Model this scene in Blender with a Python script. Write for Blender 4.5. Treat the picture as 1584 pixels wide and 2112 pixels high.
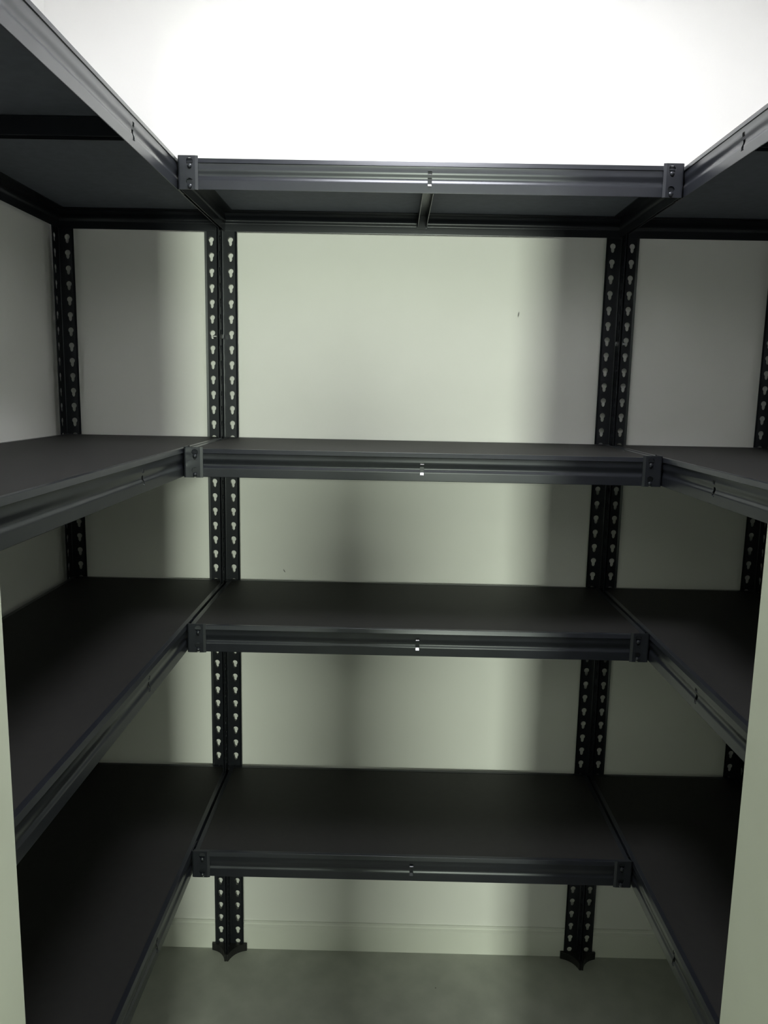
import bpy, math
from mathutils import Matrix, Vector

for o in list(bpy.data.objects):
    bpy.data.objects.remove(o, do_unlink=True)
scene = bpy.context.scene
C = scene.collection
PI = math.pi

# ------------------------------------------------------------------ camera
YAW, PITCH, ROLL = -0.0085, -0.1548, 0.0193
fw = Vector((math.sin(YAW) * math.cos(PITCH), math.cos(YAW) * math.cos(PITCH), math.sin(PITCH)))
rt = Vector((math.cos(YAW), -math.sin(YAW), 0))
up = rt.cross(fw)
r2 = rt * math.cos(ROLL) + up * math.sin(ROLL)
u2 = -rt * math.sin(ROLL) + up * math.cos(ROLL)
cam_data = bpy.data.cameras.new('camera')
cam = bpy.data.objects.new('camera', cam_data)
C.objects.link(cam)
cam_data.sensor_fit = 'VERTICAL'
cam_data.sensor_height = 36.0
cam_data.lens = 1600.9 / 2112 * 36.0
cam_data.clip_start = 0.02
m = Matrix((r2, u2, -fw)).transposed().to_4x4()
m.translation = Vector((0.4033, -1.8566, 1.4748))
cam.matrix_world = m
scene.camera = cam

# ------------------------------------------------------------------ world, big lights, exposure
world = bpy.data.worlds.new('world')
scene.world = world
world.use_nodes = True
wbg = world.node_tree.nodes['Background']
wbg.inputs['Color'].default_value = (0.75, 0.85, 0.8, 1)
wbg.inputs['Strength'].default_value = 0.3

LAMP_POS = (0.475, -0.75, 2.49)
LAMP_R = 0.24
LAMP_STRENGTH = 35.0
LAMP_COLOR = (0.985, 0.98, 1.0, 1)

# daylight entering the room behind the camera through its window
WIN_X0, WIN_X1, WIN_Z0, WIN_Z1, WIN_Y = 0.44, 0.73, 1.32, 1.84, -4.5
wl = bpy.data.lights.new('window_daylight', 'AREA')
wl.shape = 'RECTANGLE'
wl.size = WIN_X1 - WIN_X0
wl.size_y = WIN_Z1 - WIN_Z0
wl.energy = 97.0
wl.color = (0.91, 1.0, 0.80)
wlo = bpy.data.objects.new('window_daylight', wl)
C.objects.link(wlo)
wlo.location = ((WIN_X0 + WIN_X1) / 2, WIN_Y + 0.03, (WIN_Z0 + WIN_Z1) / 2)
wlo.rotation_euler = (PI / 2, 0, 0)      # shines towards +Y

scene.view_settings.view_transform = 'Standard'
scene.view_settings.look = 'None'
scene.view_settings.gamma = 1.0
scene.view_settings.use_curve_mapping = False
scene.view_settings.exposure = 0.0

# ------------------------------------------------------------------ materials
def new_mat(name):
    mt = bpy.data.materials.new(name)
    mt.use_nodes = True
    return mt, mt.node_tree, mt.node_tree.nodes['Principled BSDF']

def noise_mat(name, c0, c1, rough, nscale=40.0, bump=0.0, bscale=300.0, metallic=0.0, spec=0.5, marks=(), mark_col=(0.06, 0.06, 0.05, 1)):
    mt, nt, b = new_mat(name)
    N, L = nt.nodes, nt.links
    tc = N.new('ShaderNodeTexCoord')
    nz = N.new('ShaderNodeTexNoise')
    nz.inputs['Scale'].default_value = nscale
    nz.inputs['Detail'].default_value = 4
    L.new(tc.outputs['Object'], nz.inputs['Vector'])
    cr = N.new('ShaderNodeValToRGB')
    cr.color_ramp.elements[0].position = 0.3
    cr.color_ramp.elements[0].color = c0
    cr.color_ramp.elements[1].position = 0.7
    cr.color_ramp.elements[1].color = c1
    L.new(nz.outputs['Fac'], cr.inputs['Fac'])
    col = cr.outputs['Color']
    for (pos, scl, rz) in marks:        # small scuffs with a shape of their own
        mp = N.new('ShaderNodeMapping')
        mp.vector_type = 'TEXTURE'
        mp.inputs['Location'].default_value = pos
        mp.inputs['Rotation'].default_value = rz
        mp.inputs['Scale'].default_value = scl
        L.new(tc.outputs['Object'], mp.inputs['Vector'])
        ln = N.new('ShaderNodeVectorMath'); ln.operation = 'LENGTH'
        L.new(mp.outputs['Vector'], ln.inputs[0])
        mr = N.new('ShaderNodeMapRange')
        mr.inputs['From Min'].default_value = 0.6
        mr.inputs['From Max'].default_value = 1.2
        mr.inputs['To Min'].default_value = 0.75
        mr.inputs['To Max'].default_value = 0.0
        L.new(ln.outputs['Value'], mr.inputs['Value'])
        mx = N.new('ShaderNodeMix'); mx.data_type = 'RGBA'
        L.new(mr.outputs['Result'], mx.inputs[0])
        L.new(col, mx.inputs[6])
        mx.inputs[7].default_value = mark_col
        col = mx.outputs[2]
    L.new(col, b.inputs['Base Color'])
    b.inputs['Roughness'].default_value = rough
    b.inputs['Metallic'].default_value = metallic
    b.inputs['Specular IOR Level'].default_value = spec
    if bump > 0:
        n2 = N.new('ShaderNodeTexNoise')
        n2.inputs['Scale'].default_value = bscale
        n2.inputs['Detail'].default_value = 2
        L.new(tc.outputs['Object'], n2.inputs['Vector'])
        bp = N.new('ShaderNodeBump')
        bp.inputs['Strength'].default_value = bump
        bp.inputs['Distance'].default_value = 0.001
        L.new(n2.outputs['Fac'], bp.inputs['Height'])
        L.new(bp.outputs['Normal'], b.inputs['Normal'])
    return mt

M = {}
M['steel'] = noise_mat('black_powder_coat', (0.0095, 0.0105, 0.014, 1), (0.012, 0.0135, 0.0175, 1), 0.30, 30, spec=0.45)
M['steel'].node_tree.nodes['Principled BSDF'].inputs['Specular Tint'].default_value = (0.90, 0.93, 1.0, 1)
M['board'] = noise_mat('black_board', (0.0085, 0.0083, 0.0082, 1), (0.0115, 0.0113, 0.011, 1), 0.6, 60, 0.04, 500, spec=0.35)
M['board_under_glare'] = noise_mat('board_underside_glare', (0.11, 0.12, 0.15, 1), (0.13, 0.142, 0.175, 1), 0.7, 60, 0.04, 500, spec=0.3)  # underside lifted to blue-grey, veiling glare painted into the colour
M['plastic'] = noise_mat('black_plastic', (0.012, 0.012, 0.013, 1), (0.016, 0.016, 0.017, 1), 0.5, 50)
M['zinc'] = noise_mat('zinc_plated_steel', (0.80, 0.81, 0.82, 1), (0.88, 0.89, 0.90, 1), 0.35, 80, metallic=1.0)
M['hook'] = noise_mat('dull_steel', (0.30, 0.30, 0.31, 1), (0.38, 0.38, 0.39, 1), 0.5, 80, metallic=1.0)
M['frame'] = noise_mat('pale_grey_green_frame_paint', (0.50, 0.52, 0.46, 1), (0.54, 0.56, 0.50, 1), 0.5, 8, 0.03, 200, spec=0.35)
M['wall'] = noise_mat('white_wall_paint', (0.865, 0.865, 0.853, 1), (0.885, 0.885, 0.873, 1), 0.7, 6, 0.08, 220, spec=0.25,
                      marks=[((0.6935, 0.015, 1.6575), (0.0016, 0.02, 0.0065), (0, 0.15, 0)),
                             ((0.1435, 0.015, 1.0305), (0.0013, 0.02, 0.0045), (0, -0.5, 0))])
M['room'] = noise_mat('sage_grey_room_paint', (0.40, 0.42, 0.36, 1), (0.43, 0.45, 0.39, 1), 0.75, 6, 0.06, 220, spec=0.25)
M['trim'] = noise_mat('white_trim_paint', (0.80, 0.81, 0.77, 1), (0.83, 0.84, 0.80, 1), 0.45, 8, 0.03, 200, spec=0.4)
M['ceiling'] = noise_mat('white_ceiling_paint', (0.82, 0.82, 0.80, 1), (0.85, 0.85, 0.83, 1), 0.85, 8, 0.06, 200, spec=0.2)
M['floor'] = noise_mat('grey_vinyl_floor', (0.36, 0.37, 0.34, 1), (0.44, 0.45, 0.415, 1), 0.5, 14, 0.05, 260, spec=0.35,
                       marks=[((0.5405, -0.118, 0.0), (0.0018, 0.0022, 0.02), (0, 0, 0))])
M['glass'], _nt, _b = new_mat('window_glass')
_b.inputs['Transmission Weight'].default_value = 1.0
_b.inputs['Roughness'].default_value = 0.02
_b.inputs['IOR'].default_value = 1.1
M['diffuser'], _nt, _b = new_mat('lamp_diffuser')
_b.inputs['Base Color'].default_value = (0.9, 0.9, 0.9, 1)
_b.inputs['Emission Color'].default_value = LAMP_COLOR
_b.inputs['Emission Strength'].default_value = LAMP_STRENGTH

# ------------------------------------------------------------------ mesh helpers
class MB:
    def __init__(self):
        self.v, self.f = [], []
    def vert(self, p):
        self.v.append(tuple(p)); return len(self.v) - 1
    def quad(self, *pts):
        self.f.append([self.vert(p) for p in pts])
    def box(self, x0, x1, y0, y1, z0, z1):
        b = len(self.v)
        self.v += [(x, y, z) for z in (z0, z1) for y in (y0, y1) for x in (x0, x1)]
        for q in ((0, 2, 3, 1), (4, 5, 7, 6), (0, 1, 5, 4), (2, 6, 7, 3), (0, 4, 6, 2), (1, 3, 7, 5)):
            self.f.append([b + i for i in q])
    def prism(self, poly, z0, z1, axis='z'):
        n = len(poly); b = len(self.v)
        def mk(a, c, h):
            return {'z': (a, c, h), 'x': (h, a, c), 'y': (a, h, c)}[axis]
        self.v += [mk(a, c, z0) for a, c in poly] + [mk(a, c, z1) for a, c in poly]
        self.f.append([b + i for i in range(n)][::-1])
        self.f.append([b + n + i for i in range(n)])
        for i in range(n):
            j = (i + 1) % n
            self.f.append([b + i, b + j, b + n + j, b + n + i])
    def mesh(self, name, mat, smooth=False, angle=0.6):
        me = bpy.data.meshes.new(name)
        me.from_pydata(self.v, [], self.f)
        import bmesh
        bm = bmesh.new(); bm.from_mesh(me)
        bmesh.ops.remove_doubles(bm, verts=bm.verts, dist=1e-6)
        bmesh.ops.recalc_face_normals(bm, faces=bm.faces)
        if smooth:
            for f in bm.faces: f.smooth = True
            for e in bm.edges:
                if len(e.link_faces) != 2 or e.calc_face_angle(9) > angle: e.smooth = False
        bm.to_mesh(me); bm.free()
        me.materials.append(mat)
        return me

def obj(name, me, parent=None, loc=(0, 0, 0), rz=0.0):
    o = bpy.data.objects.new(name, me)
    C.objects.link(o)
    o.parent = parent
    o.location = loc
    o.rotation_euler = (0, 0, rz)
    return o

def empty(name, loc=(0, 0, 0)):
    o = bpy.data.objects.new(name, None)
    C.objects.link(o)
    o.location = loc
    o.empty_display_size = 0.1
    return o

def tag(o, label, cat, group=None):
    o['label'] = label; o['category'] = cat
    if group: o['group'] = group
    return o

def struct(name, mb, mat, label, cat, parent=None, smooth=False):
    o = obj(name, mb.mesh(name, mat, smooth), parent)
    if parent is None:
        o['kind'] = 'structure'; o['label'] = label; o['category'] = cat
    return o

# ------------------------------------------------------------------ the closet shell
WB = 0.015                     # back wall plane
WL, WR = -0.3914, 1.3124       # side wall planes
DY0, DY1 = -1.27, -1.39        # door wall, inner and outer face
JX0, JX1, HEAD = 0.0975, 0.693, 2.05
CEIL = 2.51
ROOM_X0, ROOM_X1 = -1.4, 2.3

mb = MB(); mb.box(ROOM_X0, ROOM_X1, WIN_Y - 0.15, WB + 0.12, -0.1, 0.0)
struct('floor', mb, M['floor'], 'grey floor running under the black shelves', 'floor')
mb = MB(); mb.box(ROOM_X0, ROOM_X1, WIN_Y - 0.15, WB + 0.12, CEIL, CEIL + 0.1)
struct('ceiling', mb, M['ceiling'], 'white ceiling above the closet', 'ceiling')
mb = MB(); mb.box(WL - 0.12, WR + 0.12, WB, WB + 0.12, 0, CEIL)
struct('wall_back', mb, M['wall'], 'white back wall behind the middle shelving unit', 'wall')
mb = MB(); mb.box(WL - 0.12, WL, DY1, WB, 0, CEIL)
struct('wall_left', mb, M['wall'], 'white wall beside the left shelving unit', 'wall')
mb = MB(); mb.box(WR, WR + 0.12, DY1, WB, 0, CEIL)
struct('wall_right', mb, M['wall'], 'white wall beside the right shelving unit', 'wall')
mb = MB()
JT = 0.02
mb.box(ROOM_X0, JX0 - JT, DY1, DY0, 0, CEIL)
mb.box(JX1 + JT, ROOM_X1, DY1, DY0, 0, CEIL)
mb.box(JX0 - JT, JX1 + JT, DY1, DY0, HEAD + JT, CEIL)
struct('wall_front', mb, M['wall'], 'white wall around the closet doorway', 'wall')

# door lining: jambs and head, each with architrave on the room side
door = empty('door_1', (0, 0, 0)); door['kind'] = 'structure'
door['label'] = 'pale painted door frame edging both sides of the view'; door['category'] = 'door frame'
mb = MB(); mb.box(JX0 - JT, JX0, DY1 - 0.004, DY0 + 0.004, 0, HEAD)
struct('jamb', mb, M['frame'], '', '', door)
mb = MB(); mb.box(JX1, JX1 + JT, DY1 - 0.004, DY0 + 0.004, 0, HEAD)
struct('jamb', mb, M['frame'], '', '', door)
mb = MB(); mb.box(JX0 - JT, JX1 + JT, DY1 - 0.004, DY0 + 0.004, HEAD, HEAD + JT)
struct('head', mb, M['frame'], '', '', door)
for (a, b) in ((JX0 - 0.07, JX0 - 0.006), (JX1 + 0.006, JX1 + 0.07)):
    mb = MB(); mb.box(a, b, DY1 - 0.016, DY1, 0, HEAD + 0.07)
    struct('architrave', mb, M['frame'], '', '', door)
mb = MB(); mb.box(JX0 - 0.006, JX1 + 0.006, DY1 - 0.016, DY1, HEAD + 0.006, HEAD + 0.07)
struct('architrave', mb, M['frame'], '', '', door)

# baseboards (profile: depth from wall, height)
BP = [(0, 0), (0.0115, 0), (0.0115, 0.0635), (0.0062, 0.0680), (0.0055, 0.0715), (0.0070, 0.0732), (0.0040, 0.076), (0, 0.076)]
mb = MB(); mb.prism([(WB - d, z) for d, z in BP], WL, WR, 'x')
struct('baseboard_back', mb, M['trim'], 'low white baseboard along the back wall', 'baseboard')
mb = MB(); mb.prism([(WL + d, z) for d, z in BP], DY0, WB - 0.0116, 'y')
struct('baseboard_left', mb, M['trim'], 'low white baseboard along the left wall', 'baseboard')
mb = MB(); mb.prism([(WR - d, z) for d, z in BP], DY0, WB - 0.0116, 'y')
struct('baseboard_right', mb, M['trim'], 'low white baseboard along the right wall', 'baseboard')

# the room the photograph is taken from (behind the camera)
mb = MB(); mb.box(ROOM_X0 - 0.1, ROOM_X0, WIN_Y - 0.15, DY0, 0, CEIL)
struct('wall_room_left', mb, M['room'], 'grey-green left wall of the room outside the closet', 'wall')
mb = MB(); mb.box(ROOM_X1, ROOM_X1 + 0.1, WIN_Y - 0.15, DY0, 0, CEIL)
struct('wall_room_right', mb, M['room'], 'grey-green right wall of the room outside the closet', 'wall')
mb = MB()
y0, y1 = WIN_Y - 0.15, WIN_Y
mb.box(ROOM_X0, WIN_X0, y0, y1, 0, CEIL); mb.box(WIN_X1, ROOM_X1, y0, y1, 0, CEIL)
mb.box(WIN_X0, WIN_X1, y0, y1, 0, WIN_Z0); mb.box(WIN_X0, WIN_X1, y0, y1, WIN_Z1, CEIL)
struct('wall_room_far', mb, M['room'], 'grey-green wall with a window, facing the closet', 'wall')
mb = MB(); mb.box(0.38, 0.545, -2.59, -2.46, 0, 1.47); mb.box(0.375, 0.55, -2.595, -2.455, 1.47, 1.49)  # unseen blocker, added to shade the lower bays like a person standing there
struct('room_shade_blocker', mb, M['room'], 'added half-height grey-green shade blocker, unseen in the room outside the closet', 'shade blocker')
win = empty('window_1'); win['kind'] = 'structure'
win['label'] = 'narrow window in the wall facing the closet'; win['category'] = 'window'
mb = MB()
t = 0.03
mb.box(WIN_X0, WIN_X0 + t, y0 + .03, y1 - .03, WIN_Z0, WIN_Z1); mb.box(WIN_X1 - t, WIN_X1, y0 + .03, y1 - .03, WIN_Z0, WIN_Z1)
mb.box(WIN_X0 + t, WIN_X1 - t, y0 + .03, y1 - .03, WIN_Z0, WIN_Z0 + t); mb.box(WIN_X0 + t, WIN_X1 - t, y0 + .03, y1 - .03, WIN_Z1 - t, WIN_Z1)
struct('window_frame', mb, M['trim'], '', '', win)
mb = MB(); mb.box(WIN_X0 + t, WIN_X1 - t, y0 + .07, y0 + .076, WIN_Z0 + t, WIN_Z1 - t)
struct('pane', mb, M['glass'], '', '', win)

# ceiling lamp over the aisle
lamp = empty('ceiling_lamp', LAMP_POS)
tag(lamp, 'round white flush lamp on the closet ceiling', 'lamp')
def disc(r, n=48):
    return [(r * math.cos(2 * PI * i / n), r * math.sin(2 * PI * i / n)) for i in range(n)]
mb = MB(); mb.prism(disc(LAMP_R + 0.012), 0.002, CEIL - LAMP_POS[2])
obj('housing', mb.mesh('housing', M['trim'], True), lamp)
mb = MB(); mb.prism(disc(LAMP_R), -0.010, 0.002)
mb.prism(disc(LAMP_R - 0.008), -0.016, -0.010)
obj('diffuser', mb.mesh('diffuser', M['diffuser'], True), lamp)

# ------------------------------------------------------------------ shelving hardware
PITCHZ = 0.035
SLOT0 = 1.8079                  # height of the first slot below the top shelf
ROWS = (1.8833, 1.3591, 1.0105, 0.5232)
LEG = 0.037                     # angle post leg width
SLOT_U = 0.0218
TH = 0.0016
RC = 0.004
BH = 0.0542                     # beam height

def keyhole_r(a):
    """distance from the slot centre to the keyhole outline in direction a (x along leg, y up)"""
    dx, dy = math.cos(a), math.sin(a)
    # round head
    cy, r = 0.0036, 0.0063
    b = dy * cy
    d = b * b - (cy * cy - r * r)
    best = b + math.sqrt(max(d, 0))
    # tapered tail
    hw, bot, top = 0.0037, -0.0104, 0.0036
    ts = [hw / abs(dx) if abs(dx) > 1e-9 else 9, (bot / dy if dy < 0 else top / dy) if abs(dy) > 1e-9 else 9]
    return max(best, min(ts))

def l_section(mb, zs, z_lo, z_hi):
    """angle section: corner at the origin, legs along +x and +y, slots centred on the heights zs"""
    zs = sorted(zs)
    def lip(u):
        return max(0.0, u - (LEG - 0.005)) * 0.28
    def A(u, v, z): return (u, v + lip(u), z)
    def B(u, v, z): return (v + lip(u), u, z)
    us = [RC, LEG - 0.005, LEG]
    for leg in (A, B):
        segs, cur = [], z_lo
        cells = []
        for z in zs:
            c0, c1 = max(z - PITCHZ / 2, z_lo), min(z + PITCHZ / 2, z_hi)
            if c0 > cur + 1e-6: segs.append((cur, c0))
            cells.append((z, max(c0, cur), c1)); cur = c1
        if cur < z_hi - 1e-6: segs.append((cur, z_hi))
        for v in (0, TH):
            mb.quad(leg(RC, v, z_lo), leg(RC + 0.0005, v, z_lo), leg(RC + 0.0005, v, z_hi), leg(RC, v, z_hi))
        for (a, b) in segs:
            for v in (0, TH):
                mb.quad(leg(RC + 0.0005, v, a), leg(LEG - .005, v, a), leg(LEG - .005, v, b), leg(RC + 0.0005, v, b))
        for (z, a, b) in cells:
            x0, x1 = RC + 0.0005 - SLOT_U, LEG - 0.005 - SLOT_U
            ya, yb = a - z, b - z
            angs = sorted(set([round(2 * PI * i / 18, 6) for i in range(18)] +
                              [round(math.atan2(yy, xx) % (2 * PI), 6) for xx in (x0, x1) for yy in (ya, yb)]))
            hole, rim = [], []
            for t_ in angs:
                dx, dy = math.cos(t_), math.sin(t_)
                tt = min((x1 / dx if dx > 0 else x0 / dx) if abs(dx) > 1e-9 else 9,
                         (yb / dy if dy > 0 else ya / dy) if abs(dy) > 1e-9 else 9)
                r = min(keyhole_r(t_), tt * 0.999)
                hole.append((SLOT_U + r * dx, z + r * dy)); rim.append((SLOT_U + tt * dx, z + tt * dy))
            n = len(angs)
            for i in range(n):
                j = (i + 1) % n
                for v in (0, TH):
                    mb.quad(leg(hole[i][0], v, hole[i][1]), leg(rim[i][0], v, rim[i][1]),
                            leg(rim[j][0], v, rim[j][1]), leg(hole[j][0], v, hole[j][1]))
                mb.quad(leg(hole[i][0], 0, hole[i][1]), leg(hole[j][0], 0, hole[j][1]),
                        leg(hole[j][0], TH, hole[j][1]), leg(hole[i][0], TH, hole[i][1]))
        # bent lip at the free edge and end caps
        for v in (0, TH):
            mb.quad(leg(LEG - .005, v, z_lo), leg(LEG, v, z_lo), leg(LEG, v, z_hi), leg(LEG - .005, v, z_hi))
        mb.quad(leg(LEG, 0, z_lo), leg(LEG, TH, z_lo), leg(LEG, TH, z_hi), leg(LEG, 0, z_hi))
        for z in (z_lo, z_hi):
            mb.quad(leg(RC, 0, z), leg(LEG - .005, 0, z), leg(LEG - .005, TH, z), leg(RC, TH, z))
            mb.quad(leg(LEG - .005, 0, z), leg(LEG, 0, z), leg(LEG, TH, z), leg(LEG - .005, TH, z))
    # rounded corner
    NS = 5
    def arc(r, i):
        a = PI + (PI / 2) * i / NS
        return (RC + r * math.cos(a), RC + r * math.sin(a))
    for i in range(NS):
        for r in (RC, RC - TH):
            p, q = arc(r, i), arc(r, i + 1)
            mb.quad((*p, z_lo), (*q, z_lo), (*q, z_hi), (*p, z_hi))
        for z in (z_lo, z_hi):
            p, q = arc(RC, i), arc(RC, i + 1); p2, q2 = arc(RC - TH, i), arc(RC - TH, i + 1)
            mb.quad((*p, z), (*q, z), (*q2, z), (*p2, z))

POST_TOP = 1.8862
mb = MB()
l_section(mb, [SLOT0 - PITCHZ * k for k in range(-1, 52)], 0.004, POST_TOP)
POST_ME = mb.mesh('corner_post', M['steel'], True)
mb = MB()
l_section(mb, [-0.0100, -0.0450], -BH - 0.0008, 0.0035)
BRACKET_ME = mb.mesh('corner_bracket', M['steel'], True)

# plastic foot: cup round the post end, concave inner side
FA, FH = 0.0455, 0.0195
foot_poly = [(0.0, 0.0), (FA, 0.0), (FA, 0.0045)]
for i in range(1, 8):
    a = i / 8
    # concave curve between the two arm tips
    k = 0.030
    x = FA * (1 - a) ** 2 + 2 * (0.0045 + 0.008) * a * (1 - a) + 0.0045 * a * a
    y = 0.0045 * (1 - a) ** 2 + 2 * (0.0045 + 0.008) * a * (1 - a) + FA * a * a
    foot_poly.append((x, y))
foot_poly += [(0.0045, FA), (0.0, FA)]
mb = MB(); mb.prism(foot_poly, 0.0, FH)
FOOT_ME = mb.mesh('foot', M['plastic'])

# rivet: low domed head sitting in the tail of a keyhole, axis along -y
mb = MB()
rv = [(0.0, -0.0030), (0.0022, -0.0026), (0.0038, -0.0014), (0.0043, 0.0004), (0.0030, 0.0010), (0.0030, 0.004)]
NR = 14
for i in range(NR):
    a0, a1 = 2 * PI * i / NR, 2 * PI * (i + 1) / NR
    for (ra, ya), (rb, yb) in zip(rv, rv[1:]):
        pts = [(ra * math.cos(a0), ya, ra * math.sin(a0)), (ra * math.cos(a1), ya, ra * math.sin(a1)),
               (rb * math.cos(a1), yb, rb * math.sin(a1)), (rb * math.cos(a0), yb, rb * math.sin(a0))]
        if ra == 0: pts = [pts[0], pts[2], pts[3]]
        mb.quad(*pts)
RIVET_ME = mb.mesh('rivet', M['steel'], True)

# beam: length along +x, outer face towards -y, top at z = 0
def _beam_profile():
    # inward flange, rounded top edge, proud top strip, small step, flat, shallow rounded channel, flat, bottom return
    P = [(0.0110, -0.0003), (0.0032, 0.0), (0.0028, 0.0)]
    for i in range(1, 5):
        a = PI / 2 * i / 5
        P.append((0.0026 - 0.0008 * math.sin(a), -0.0008 + 0.0008 * math.cos(a)))
    P += [(0.0018, -0.0009), (0.00168, -0.0013), (0.0001, -0.0078), (0.0, -0.0082), (0.0003, -0.0085), (0.0012, -0.0087), (0.0017, -0.0090), (0.0018, -0.0095),
          (0.0018, -0.0160), (0.0018, -0.0178)]
    z0, z1, dp, pk = -0.0182, -0.0380, 0.0023, 0.62
    n = 14
    for i in range(n + 1):
        t_ = i / n
        ph = t_ / pk if t_ < pk else 1 + (t_ - pk) / (1 - pk)      # longer slope above, short one below
        P.append((0.0018 + dp * (0.5 - 0.5 * math.cos(PI * ph)), z0 + (z1 - z0) * t_))
    P += [(0.0018, -0.0384), (0.0018, -0.0424), (0.0018, -0.0532), (0.0018, -0.0536), (0.0021, -0.0541), (0.0028, -0.0542)]
    return P
PROF = _beam_profile()
HOLE_SPANS = set()
for _i in range(len(PROF) - 1):
    _zm = (PROF[_i][1] + PROF[_i + 1][1]) / 2
    if -0.0224 < _zm < -0.0160 or -0.0424 < _zm < -0.0260:
        HOLE_SPANS.add(_i)
def beam_mesh(length, mid_hole=True, name='beam'):
    T = 0.0013
    n = len(PROF)
    back = []
    for i, (y, z) in enumerate(PROF):
        a = PROF[max(i - 1, 0)]; b = PROF[min(i + 1, n - 1)]
        dy, dz = b[0] - a[0], b[1] - a[1]
        l = math.hypot(dy, dz)
        back.append((y - dz / l * T, z + dy / l * T))
    hw = 0.0038
    xs = [0, length / 2 - hw, length / 2 + hw, length] if mid_hole else [0, length]
    mb = MB()
    for s in range(len(xs) - 1):
        x0, x1 = xs[s], xs[s + 1]
        holes = HOLE_SPANS if (mid_hole and s == 1) else set()
        for i in range(n - 1):
            if i in holes:
                continue
            for P in (PROF, back):
                mb.quad((x0, *P[i]), (x1, *P[i]), (x1, *P[i + 1]), (x0, *P[i + 1]))
            for (xx, other) in ((x0, s - 1), (x1, s + 1)):
                if other < 0 or other > len(xs) - 2:
                    mb.quad((xx, *PROF[i]), (xx, *PROF[i + 1]), (xx, *back[i + 1]), (xx, *back[i]))
                elif mid_hole and other == 1 and i in HOLE_SPANS:
                    mb.quad((xx, *PROF[i]), (xx, *PROF[i + 1]), (xx, *back[i + 1]), (xx, *back[i]))
        for i in range(n):
            lo, hi = (i - 1), i
            sl = 0 <= lo < n - 1 and lo not in holes
            sh = 0 <= hi < n - 1 and hi not in holes
            if sl != sh:
                mb.quad((x0, *PROF[i]), (x1, *PROF[i]), (x1, *back[i]), (x0, *back[i]))
    # ledge that carries the board
    mb.box(0.002, length - 0.002, 0.0036, 0.024, -0.0128, -0.0115)
    return mb.mesh(name, M['steel'], True, 0.75)

# hook of the cross bar showing in the beam's middle openings
mb = MB()
mb.prism([(0.0014, -0.0222), (0.0052, -0.0196), (0.0052, -0.0225)], -0.0034, 0.0034, 'x')
mb.prism([(0.0006, -0.0420), (0.0050, -0.0375), (0.0050, -0.0424)], -0.0034, 0.0034, 'x')
HOOK_ME = mb.mesh('hook', M['hook'])
HOOK_DARK_ME = mb.mesh('hook', M['steel'])

def crossbar_mesh(length):
    """U channel, length along +y"""
    mb = MB()
    w, d, t_ = 0.0105, 0.027, 0.0012
    z1 = -0.0130
    mb.box(-w, -w + t_, 0.0075, length - 0.0075, z1 - d, z1)
    mb.box(w - t_, w, 0.0075, length - 0.0075, z1 - d, z1)
    mb.box(-w + t_, w - t_, 0.0075, length - 0.0075, z1 - t_, z1)
    for a, b in ((0.0064, 0.0075), (length - 0.0075, length - 0.0064)):
        mb.box(-w - 0.002, w + 0.002, a, b, z1 - d - 0.004, z1)
    return mb.mesh('crossbar', M['steel'])

def board_mesh(x0, x1, y0, y1, name='shelf_board'):
    mb = MB()
    c = 0.0006
    z0, z1 = -0.0114, -0.0009
    mb.prism([(x0 + c, y0 + c), (x1 - c, y0 + c), (x1 - c, y1 - c), (x0 + c, y1 - c)], z1 - c, z1)
    mb.box(x0, x1, y0, y1, z0, z1 - c)
    me = mb.mesh(name, M['board'])
    me.materials.append(M['board_under_glare'])
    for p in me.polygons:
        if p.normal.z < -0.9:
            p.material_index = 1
    return me

def hexagon(r):
    return [(r * math.cos(PI / 3 * i), r * math.sin(PI / 3 * i)) for i in range(6)]

def joining_bolt(parent, loc, sgn):
    """bolt through the two back-to-back post legs; nut on the sgn side"""
    mb = MB()
    mb.prism(disc(0.0026, 12), min(-0.006 * sgn, 0.0165 * sgn), max(-0.006 * sgn, 0.0165 * sgn), 'x')
    me = mb.mesh('joining_bolt', M['zinc'], True)
    o = obj('joining_bolt', me, parent, loc)
    def sub(name, poly, a, b):
        a, b = a * sgn, b * sgn
        q = MB(); q.prism(poly, min(a, b), max(a, b), 'x')
        obj(name, q.mesh(name, M['zinc']), o)
    sub('nut', hexagon(0.0054), 0.0031, 0.0073)
    sub('washer', disc(0.0066, 16), 0.0021, 0.0031)
    sub('bolt_head', hexagon(0.0054), -0.0072, -0.0022)
    return o

# ------------------------------------------------------------------ units
# a post with its foot
def post(unit, x, y, rz, foot=True):
    p = obj('corner_post', POST_ME, unit, (x, y, 0), rz)
    if foot:
        obj('foot', FOOT_ME, p)
    return p

def beam(unit, name, me, x, y, z, rz, hook=None, hook_me=None):
    o = obj(name, me, unit, (x, y, z), rz)
    if hook is not None:
        obj('hook', hook_me or HOOK_ME, o, (hook, 0, 0))
    return o

BX0, BX1 = 0.0062, 0.9175       # faces of the aisle beams
XP0, XP1 = 0.0, 0.9220          # joints between the units
YF = -0.3830                    # front of the middle unit
ULEN = 1.2336                   # length of the side units
UDEP = 0.3764
G = 0.0004

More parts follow.
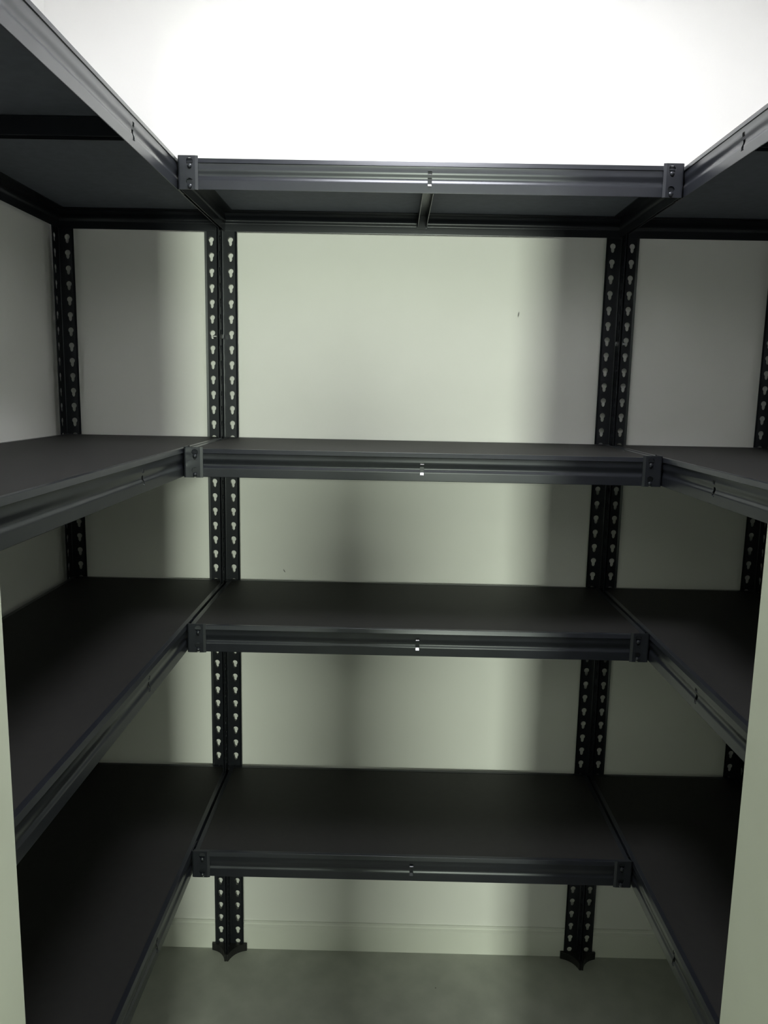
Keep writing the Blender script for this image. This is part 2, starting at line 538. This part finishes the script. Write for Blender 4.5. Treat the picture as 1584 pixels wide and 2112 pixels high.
# ---- middle unit against the back wall
mid = empty('shelving_unit', ((XP0 + XP1) / 2, 0, 0))
tag(mid, 'black metal shelving unit across the back wall, between the two side units', 'shelving unit', 'black metal shelving units')
def lm(x): return x - (XP0 + XP1) / 2
post(mid, lm(XP0 + G), 0, -PI / 2)
post(mid, lm(XP1 - G), 0, PI)
fl = BX1 - BX0 - 2 * (TH + 0.0004)
FRONT_ME = beam_mesh(fl)
REAR_ME = beam_mesh(XP1 - XP0 - 0.006)
SIDE_ME = beam_mesh(-YF - 0.008, False)
CB_MID = crossbar_mesh(-YF - 0.004)
BOARD_MID = board_mesh(lm(BX0 + 0.0045), lm(BX1 - 0.0045), YF + 0.0046, -0.0044)
for z in ROWS:
    beam(mid, 'front_beam', FRONT_ME, lm(BX0 + TH + 0.0004), YF + TH + 0.0003, z, 0, fl / 2, HOOK_DARK_ME if z < 0.8 else None)
    beam(mid, 'rear_beam', REAR_ME, lm(XP1 - 0.003), -TH - 0.0004, z, PI)
    # end rails, hidden behind the side units' aisle beams
    beam(mid, 'end_beam', SIDE_ME, lm(BX0 + TH + 0.0004), -0.005, z - 0.0002, -PI / 2)
    beam(mid, 'end_beam', SIDE_ME, lm(BX1 - TH - 0.0004), YF + 0.003, z - 0.0002, PI / 2)
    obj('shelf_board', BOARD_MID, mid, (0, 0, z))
    obj('crossbar', CB_MID, mid, (lm((BX0 + BX1) / 2), YF + 0.002, z))
    for (x, rz, sg) in ((BX0, 0, 1), (BX1, PI / 2, -1)):
        br = obj('corner_bracket', BRACKET_ME, mid, (lm(x), YF, z), rz)
        for dz in (-0.0100, -0.0450):
            if sg > 0:
                obj('rivet', RIVET_ME, br, (SLOT_U, 0.0, dz - 0.0042))
            else:
                obj('rivet', RIVET_ME, br, (0.0, SLOT_U, dz - 0.0042), -PI / 2)
joining_bolt(mid, (lm(XP0), -0.0215, 1.592), -1)
joining_bolt(mid, (lm(XP1), -0.0215, 1.592), 1)

# ---- side units (built for the left wall; sgn mirrors the layout for the right wall)
AISLE_L = ULEN - 2 * 0.0385
AISLE_ME = beam_mesh(AISLE_L)
WALL_ME = beam_mesh(ULEN - 0.006)
SHORT_ME = beam_mesh(UDEP - 0.006, False)
CB_SIDE = crossbar_mesh(UDEP - 0.003)
def side_unit(sgn, label):
    xc = XP0 - UDEP / 2 if sgn > 0 else XP1 + UDEP / 2
    u = empty('shelving_unit', (xc, -ULEN / 2, 0))
    tag(u, label, 'shelving unit', 'black metal shelving units')
    xa = (BX0 if sgn > 0 else BX1) - xc            # aisle face
    xw = -sgn * UDEP / 2                           # wall side corner
    xi = sgn * (UDEP / 2 - G)                      # aisle side corner
    yb, yf = ULEN / 2, -ULEN / 2
    # corner posts: back and front, wall side and aisle side
    post(u, xw, yb, -PI / 2 if sgn > 0 else PI)
    post(u, xi, yb, PI if sgn > 0 else -PI / 2)
    post(u, xw, yf, 0 if sgn > 0 else PI / 2)
    post(u, xi, yf, PI / 2 if sgn > 0 else 0)
    bx = sorted((xw + sgn * 0.006, xa - sgn * 0.0042))
    board = board_mesh(bx[0], bx[1], yf + 0.006, yb - 0.0044)
    for z in ROWS:
        if sgn > 0:
            beam(u, 'aisle_beam', AISLE_ME, xa, yf + 0.0385, z, PI / 2, AISLE_L / 2, HOOK_DARK_ME)
            beam(u, 'wall_beam', WALL_ME, xw + TH + 0.0004, yb - 0.003, z, -PI / 2)
            beam(u, 'end_beam', SHORT_ME, xi - 0.003, yb - TH - 0.0004, z - 0.0002, PI)
            beam(u, 'end_beam', SHORT_ME, xw + 0.003, yf + TH + 0.0004, z - 0.0002, 0)
            obj('crossbar', CB_SIDE, u, (xa - 0.001, 0, z), PI / 2)
        else:
            beam(u, 'aisle_beam', AISLE_ME, xa, yb - 0.0385, z, -PI / 2, AISLE_L / 2, HOOK_DARK_ME)
            beam(u, 'wall_beam', WALL_ME, xw - TH - 0.0004, yf + 0.003, z, PI / 2)
            beam(u, 'end_beam', SHORT_ME, xw - 0.003, yb - TH - 0.0004, z - 0.0002, PI)
            beam(u, 'end_beam', SHORT_ME, xi + 0.003, yf + TH + 0.0004, z - 0.0002, 0)
            obj('crossbar', CB_SIDE, u, (xa + 0.001, 0, z), -PI / 2)
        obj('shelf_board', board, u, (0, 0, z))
    return u
side_unit(1, 'black metal shelving unit along the left wall')
side_unit(-1, 'black metal shelving unit along the right wall')
